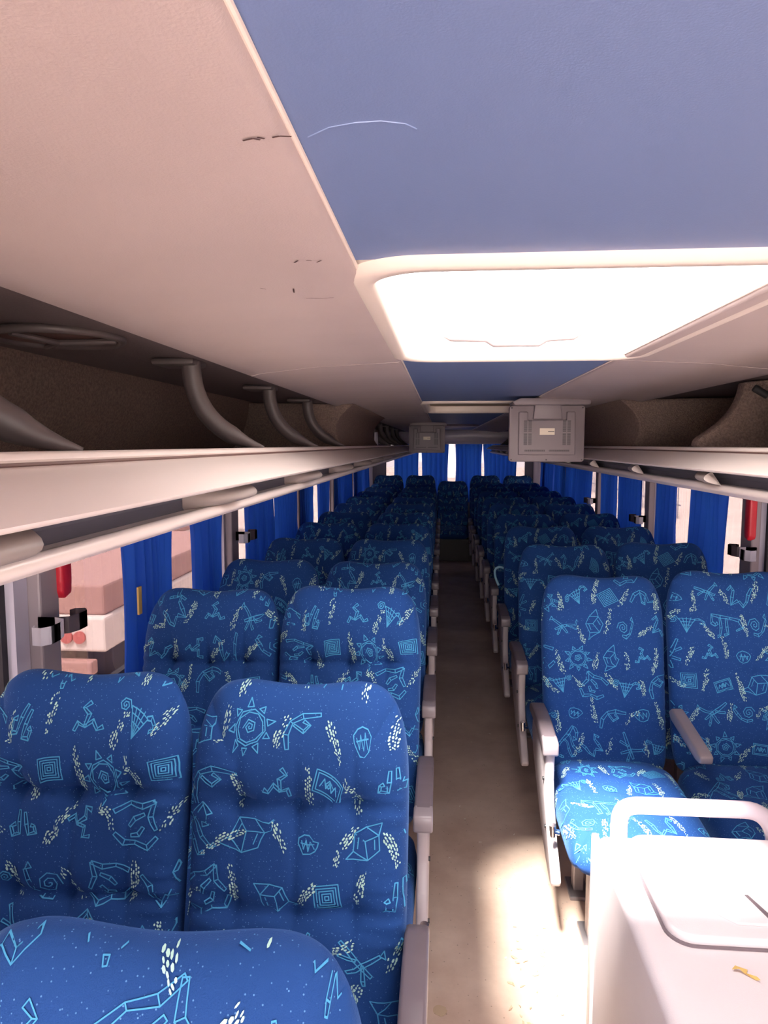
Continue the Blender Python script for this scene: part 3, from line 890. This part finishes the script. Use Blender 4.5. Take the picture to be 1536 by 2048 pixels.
# ------------------------------------------------------------ hanging monitors
def monitor(x, y, label):
    r = empty('monitor', (x, y, 1.768), label, 'monitor', 'monitors hanging from the ceiling')
    t = prism([(-.16, -.015), (-.125, .004), (.17, .004), (.185, -.014), (.18, -.03), (-.15, -.03)], 'y', -.05, .12, bev=.005)
    link('ceiling_mount', t, 'monitor', r, True, 50)
    h = link('housing', prism(rrect(-.168, .168, -.303, -.030, .014, 5), 'y', 0, .035, bev=.004), 'monitor', r, True, 60)
    t = prism([(-.127, -.27), (.127, -.27), (.124, -.06), (.085, -.06), (.085, -.10), (-.085, -.10), (-.085, -.06), (-.127, -.06)], 'y', -.014, .002, bev=.006, seg=3)
    link('rear_cover', t, 'monitor', h, True, 60)
    link('bracket', prism([(-.064, -.095), (.064, -.095), (.058, -.035), (.056, -.012), (-.056, -.012), (-.058, -.035)], 'y', -.024, .0, bev=.004), 'monitor', r, True, 60)
    for cx in (-.096, -.076, .076, .096):
        for z0 in (-.220, -.157):
            t = bmesh.new()
            for k in range(11):
                box(t, cx - .0075, cx + .0075, -.0156, -.0136, z0 + k * .0052, z0 + k * .0052 + .0026)
            link('vent_slots', t, 'black', h)
    for x0_ in (-.098, .010):
        t = bmesh.new()
        for k in range(21): box(t, x0_ + k * .0043, x0_ + k * .0043 + .0021, -.0156, -.0136, -.253, -.244)
        link('vent_slots', t, 'black', h)
    link('sticker', B(-.033, .033, -.0158, -.0138, -.172, -.140), 'sticker', h)['label'] = 'pale rating sticker'
    link('print_line', B(.004, .031, -.0166, -.0156, -.157, -.154), 'black', h)
    for cx, cz in ((-.157, -.293), (.157, -.293), (0, -.293), (-.157, -.041), (.157, -.041)):
        t = bmesh.new(); cyl(t, (cx, -.001, cz), .0035, 'y', .004, 10)
        link('screw', t, 'black', h, True)
    link('screen', B(-.15, .15, .0345, .037, -.30, -.06), 'black', r)
    for o in [r] + list(r.children): pass
    r.scale = (.93, .93, .86)
    return r
monitor(.285, 3.0, 'grey back of the large hanging monitor on the right, nearest the camera')
monitor(-.285, 6.1, 'grey back of the small hanging monitor on the left, farther down the coach')

# ------------------------------------------------------------ pale cabinet with lid
cb = empty('cabinet', (.6, 1.1, 0), 'pale grey plastic cabinet with rounded lid and tube handle at lower right', 'cabinet')
def off(bm, x=.6, y=1.1, z=0): bmesh.ops.translate(bm, vec=(-x, -y, -z), verts=bm.verts); return bm
body = prism(rrect(.214, 1.12, 0, .68, .022, 6)[:], 'y', .35, 1.585)
link('body', off(B(.214, 1.12, .35, 1.590, 0, .678, bev=.022, seg=5)), 'cabinet', cb, True, 60)
body.free()
link('edge_trim', off(B(.206, .222, 1.572, 1.604, 0, .672, bev=.005)), 'fascia', cb, True)
lid = prism(rrect(.272, 1.08, 1.225, 1.562, .045, 8), 'z', .676, .697, bev=.006, seg=3)
ld = link('lid', off(lid), 'cabinet', cb, True, 60)
t = prism(rrect(.267, 1.085, 1.22, 1.567, .048, 8), 'z', .674, .682)
link('seal', off(t), 'armdark', ld)
t = prism([(.40, 1.262), (.56, 1.262), (.60, 1.30), (.54, 1.345), (.46, 1.355), (.38, 1.36), (.36, 1.30)], 'z', .6965, .702, bev=.0025)
link('latch_plate', off(t), 'cabinet', ld, True, 60)
t = bmesh.new(); cyl(t, (.405, 1.318, .703), .011, 'z', .004, 18); cyl(t, (.405, 1.318, .7045), .006, 'z', .004, 6)
link('lid_screw', off(t), 'fascia', ld, True)
link('latch_slot', off(prism([(.462, 1.275), (.472, 1.275), (.452, 1.345), (.446, 1.345)], 'z', .7015, .7035)), 'armdark', ld)
# handle
hx0, hx1, hy = .262, .605, 1.575
pts = [(hx0, hy, .668), (hx0, hy, .70)] + [tuple(p) for p in bez((hx0, hy, .71), (hx0, hy, .745), (hx0 + .012, hy, .757), (hx0 + .05, hy, .757), 8)]
pts += [tuple(p) for p in bez((hx1 - .07, hy, .757), (hx1 - .03, hy, .757), (hx1 - .01, hy, .735), (hx1, hy, .70), 8)] + [(hx1 + .004, hy, .668)]
t = bmesh.new(); tube(pts, .017, t, 16, 1.15)
hd = link('handle', off(t), 'handle', cb, True)
for xx in (hx0 + .002, hx1 - .004):
    t = bmesh.new(); cyl(t, (xx, hy - .018, .716), .0075, 'y', .006, 14); link('screw_cap', off(t), 'armdark', hd, True)
# yellow leaf on the cabinet
t = bmesh.new()
pts = [(-.022, .012), (-.008, .010), (.0, .004), (.018, -.012), (.024, -.018), (.02, -.010), (.006, .006), (.012, .016), (-.002, .014), (-.012, .022)]
vv = [t.verts.new((p[0] * .8, p[1] * .8, .002 + .003 * math.sin(i * 1.7))) for i, p in enumerate(pts)]
t.faces.new(vv); bmesh.ops.triangulate(t, faces=t.faces[:]); bmesh.ops.solidify(t, geom=t.faces[:], thickness=.0006)
o = link('dry_leaf', t, 'leaf'); o.location = (.371, 1.159, .680)
tag(o, 'small yellow dried leaf lying on the pale cabinet top', 'leaf')

# ------------------------------------------------------------ litter on the floor
def flakes(n, fx, mname, name, label, seed, sc=1):
    rnd = random.Random(seed); bm = bmesh.new()
    for _ in range(n):
        x, y = fx(rnd); a = rnd.uniform(0, 6.3); l = rnd.uniform(.004, .013) * sc; w = l * rnd.uniform(.2, .5)
        vs_ = []
        for k in range(6):
            b = 2 * PI * k / 6
            px, py = l * math.cos(b), w * math.sin(b) + .3 * l * math.cos(b) ** 2
            vs_.append(bm.verts.new((x + px * math.cos(a) - py * math.sin(a), y + px * math.sin(a) + py * math.cos(a), .0015 + rnd.uniform(0, .003))))
        bm.faces.new(vs_)
    bmesh.ops.triangulate(bm, faces=bm.faces[:]); bmesh.ops.solidify(bm, geom=bm.faces[:], thickness=.0006)
    return tag(link(name, bm, mname), label, 'litter', kind='stuff')
flakes(60, lambda r: (min(.195, r.gauss(.13, .04)), r.uniform(1.45, 2.2)), 'flake', 'leaf_litter', 'scattered brown leaf flakes on the floor beside the pale cabinet', 5)
flakes(22, lambda r: (r.uniform(-.12, .18), r.uniform(1.4, 4.6)), 'paleflake', 'paper_litter', 'scattered pale paper scraps along the aisle floor', 6, .8)
t = bmesh.new(); rnd = random.Random(3); cyl(t, (0, 0, .0008), .019, 'z', .001, 18)
for q in t.verts: q.co.x *= rnd.uniform(.85, 1.12); q.co.y *= rnd.uniform(.85, 1.1)
o = link('floor_stain', t, 'flake'); o.location = (-.144, 1.825, .0006)
tag(o, 'small round brown stain on the aisle floor near the bottom', 'stain')

# ------------------------------------------------------------ outside
struct(link('ground', B(-60, 60, -40, 90, -1.35, -1.3), 'sand'))
tr = empty('trailer', (-5.1, 9.5, -1.3), 'white and red flatbed trailer in glare-washed colours outside the near left window', 'trailer')
def off2(bm): bmesh.ops.translate(bm, vec=(5.1, -9.5, 1.3), verts=bm.verts); return bm
link('bed', off2(B(-6.3, -3.9, 7.4, 12.5, -.75, -.35, bev=.03)), 'truckwhite', tr)
link('load_box', off2(B(-6.25, -3.95, 7.5, 12.4, -.35, .0, bev=.03)), 'truckred', tr)
link('bumper', off2(B(-6.2, -4.0, 7.25, 7.4, -.98, -.82, bev=.02)), 'truckred', tr)
for x in (-6.0, -5.85, -4.35, -4.2):
    t = bmesh.new(); cyl(t, (x, 7.39, -.58), .07, 'y', .04, 20); link('tail_light', off2(t), 'tailred', tr, True)
for x in (-5.95, -4.25):
    for y in (8.3, 11.3):
        t = bmesh.new(); cyl(t, (x, y, -.93), .37, 'x', .3, 28); link('wheel', off2(t), 'tyre', tr, True)
lo = empty('lorry', (-8.2, 18, -1.3), 'reddish lorry in glare-washed colours with a round wheel outside, beyond the trailer', 'lorry')
def off3(bm): bmesh.ops.translate(bm, vec=(8.2, -18, 1.3), verts=bm.verts); return bm
link('body', off3(B(-9.6, -7.0, 15.2, 22, -.75, 1.6, bev=.08)), 'truckred', lo)
link('stripe', off3(B(-9.62, -6.98, 15.3, 21.9, -.2, .1)), 'truckwhite', lo)
for y in (16.3, 20.4):
    t = bmesh.new(); cyl(t, (-7.05, y, -.85), .45, 'x', .3, 32); w_ = link('wheel', off3(t), 'tyre', lo, True)
    t = bmesh.new(); cyl(t, (-6.88, y, -.85), .2, 'x', .06, 20); link('hub', off3(t), 'truckwhite', w_, True)
fe = empty('palisade_fence', (9, 12, -1.3), 'pale grey palisade fence outside the right windows', 'fence')
t = bmesh.new(); t2 = bmesh.new()
for k in range(90):
    y = k * .32 + 16
    prism([(y - .035, 0), (y + .035, 0), (y + .035, 2.5), (y, 2.65), (y - .035, 2.5)], 'x', -.01, .01, t)
link('pickets', t, 'fence', fe)['kind'] = 'stuff'
for z in (.5, 2.1): link('rail', B(.01, .05, 15.8, 45, z, z + .06), 'fence', fe)
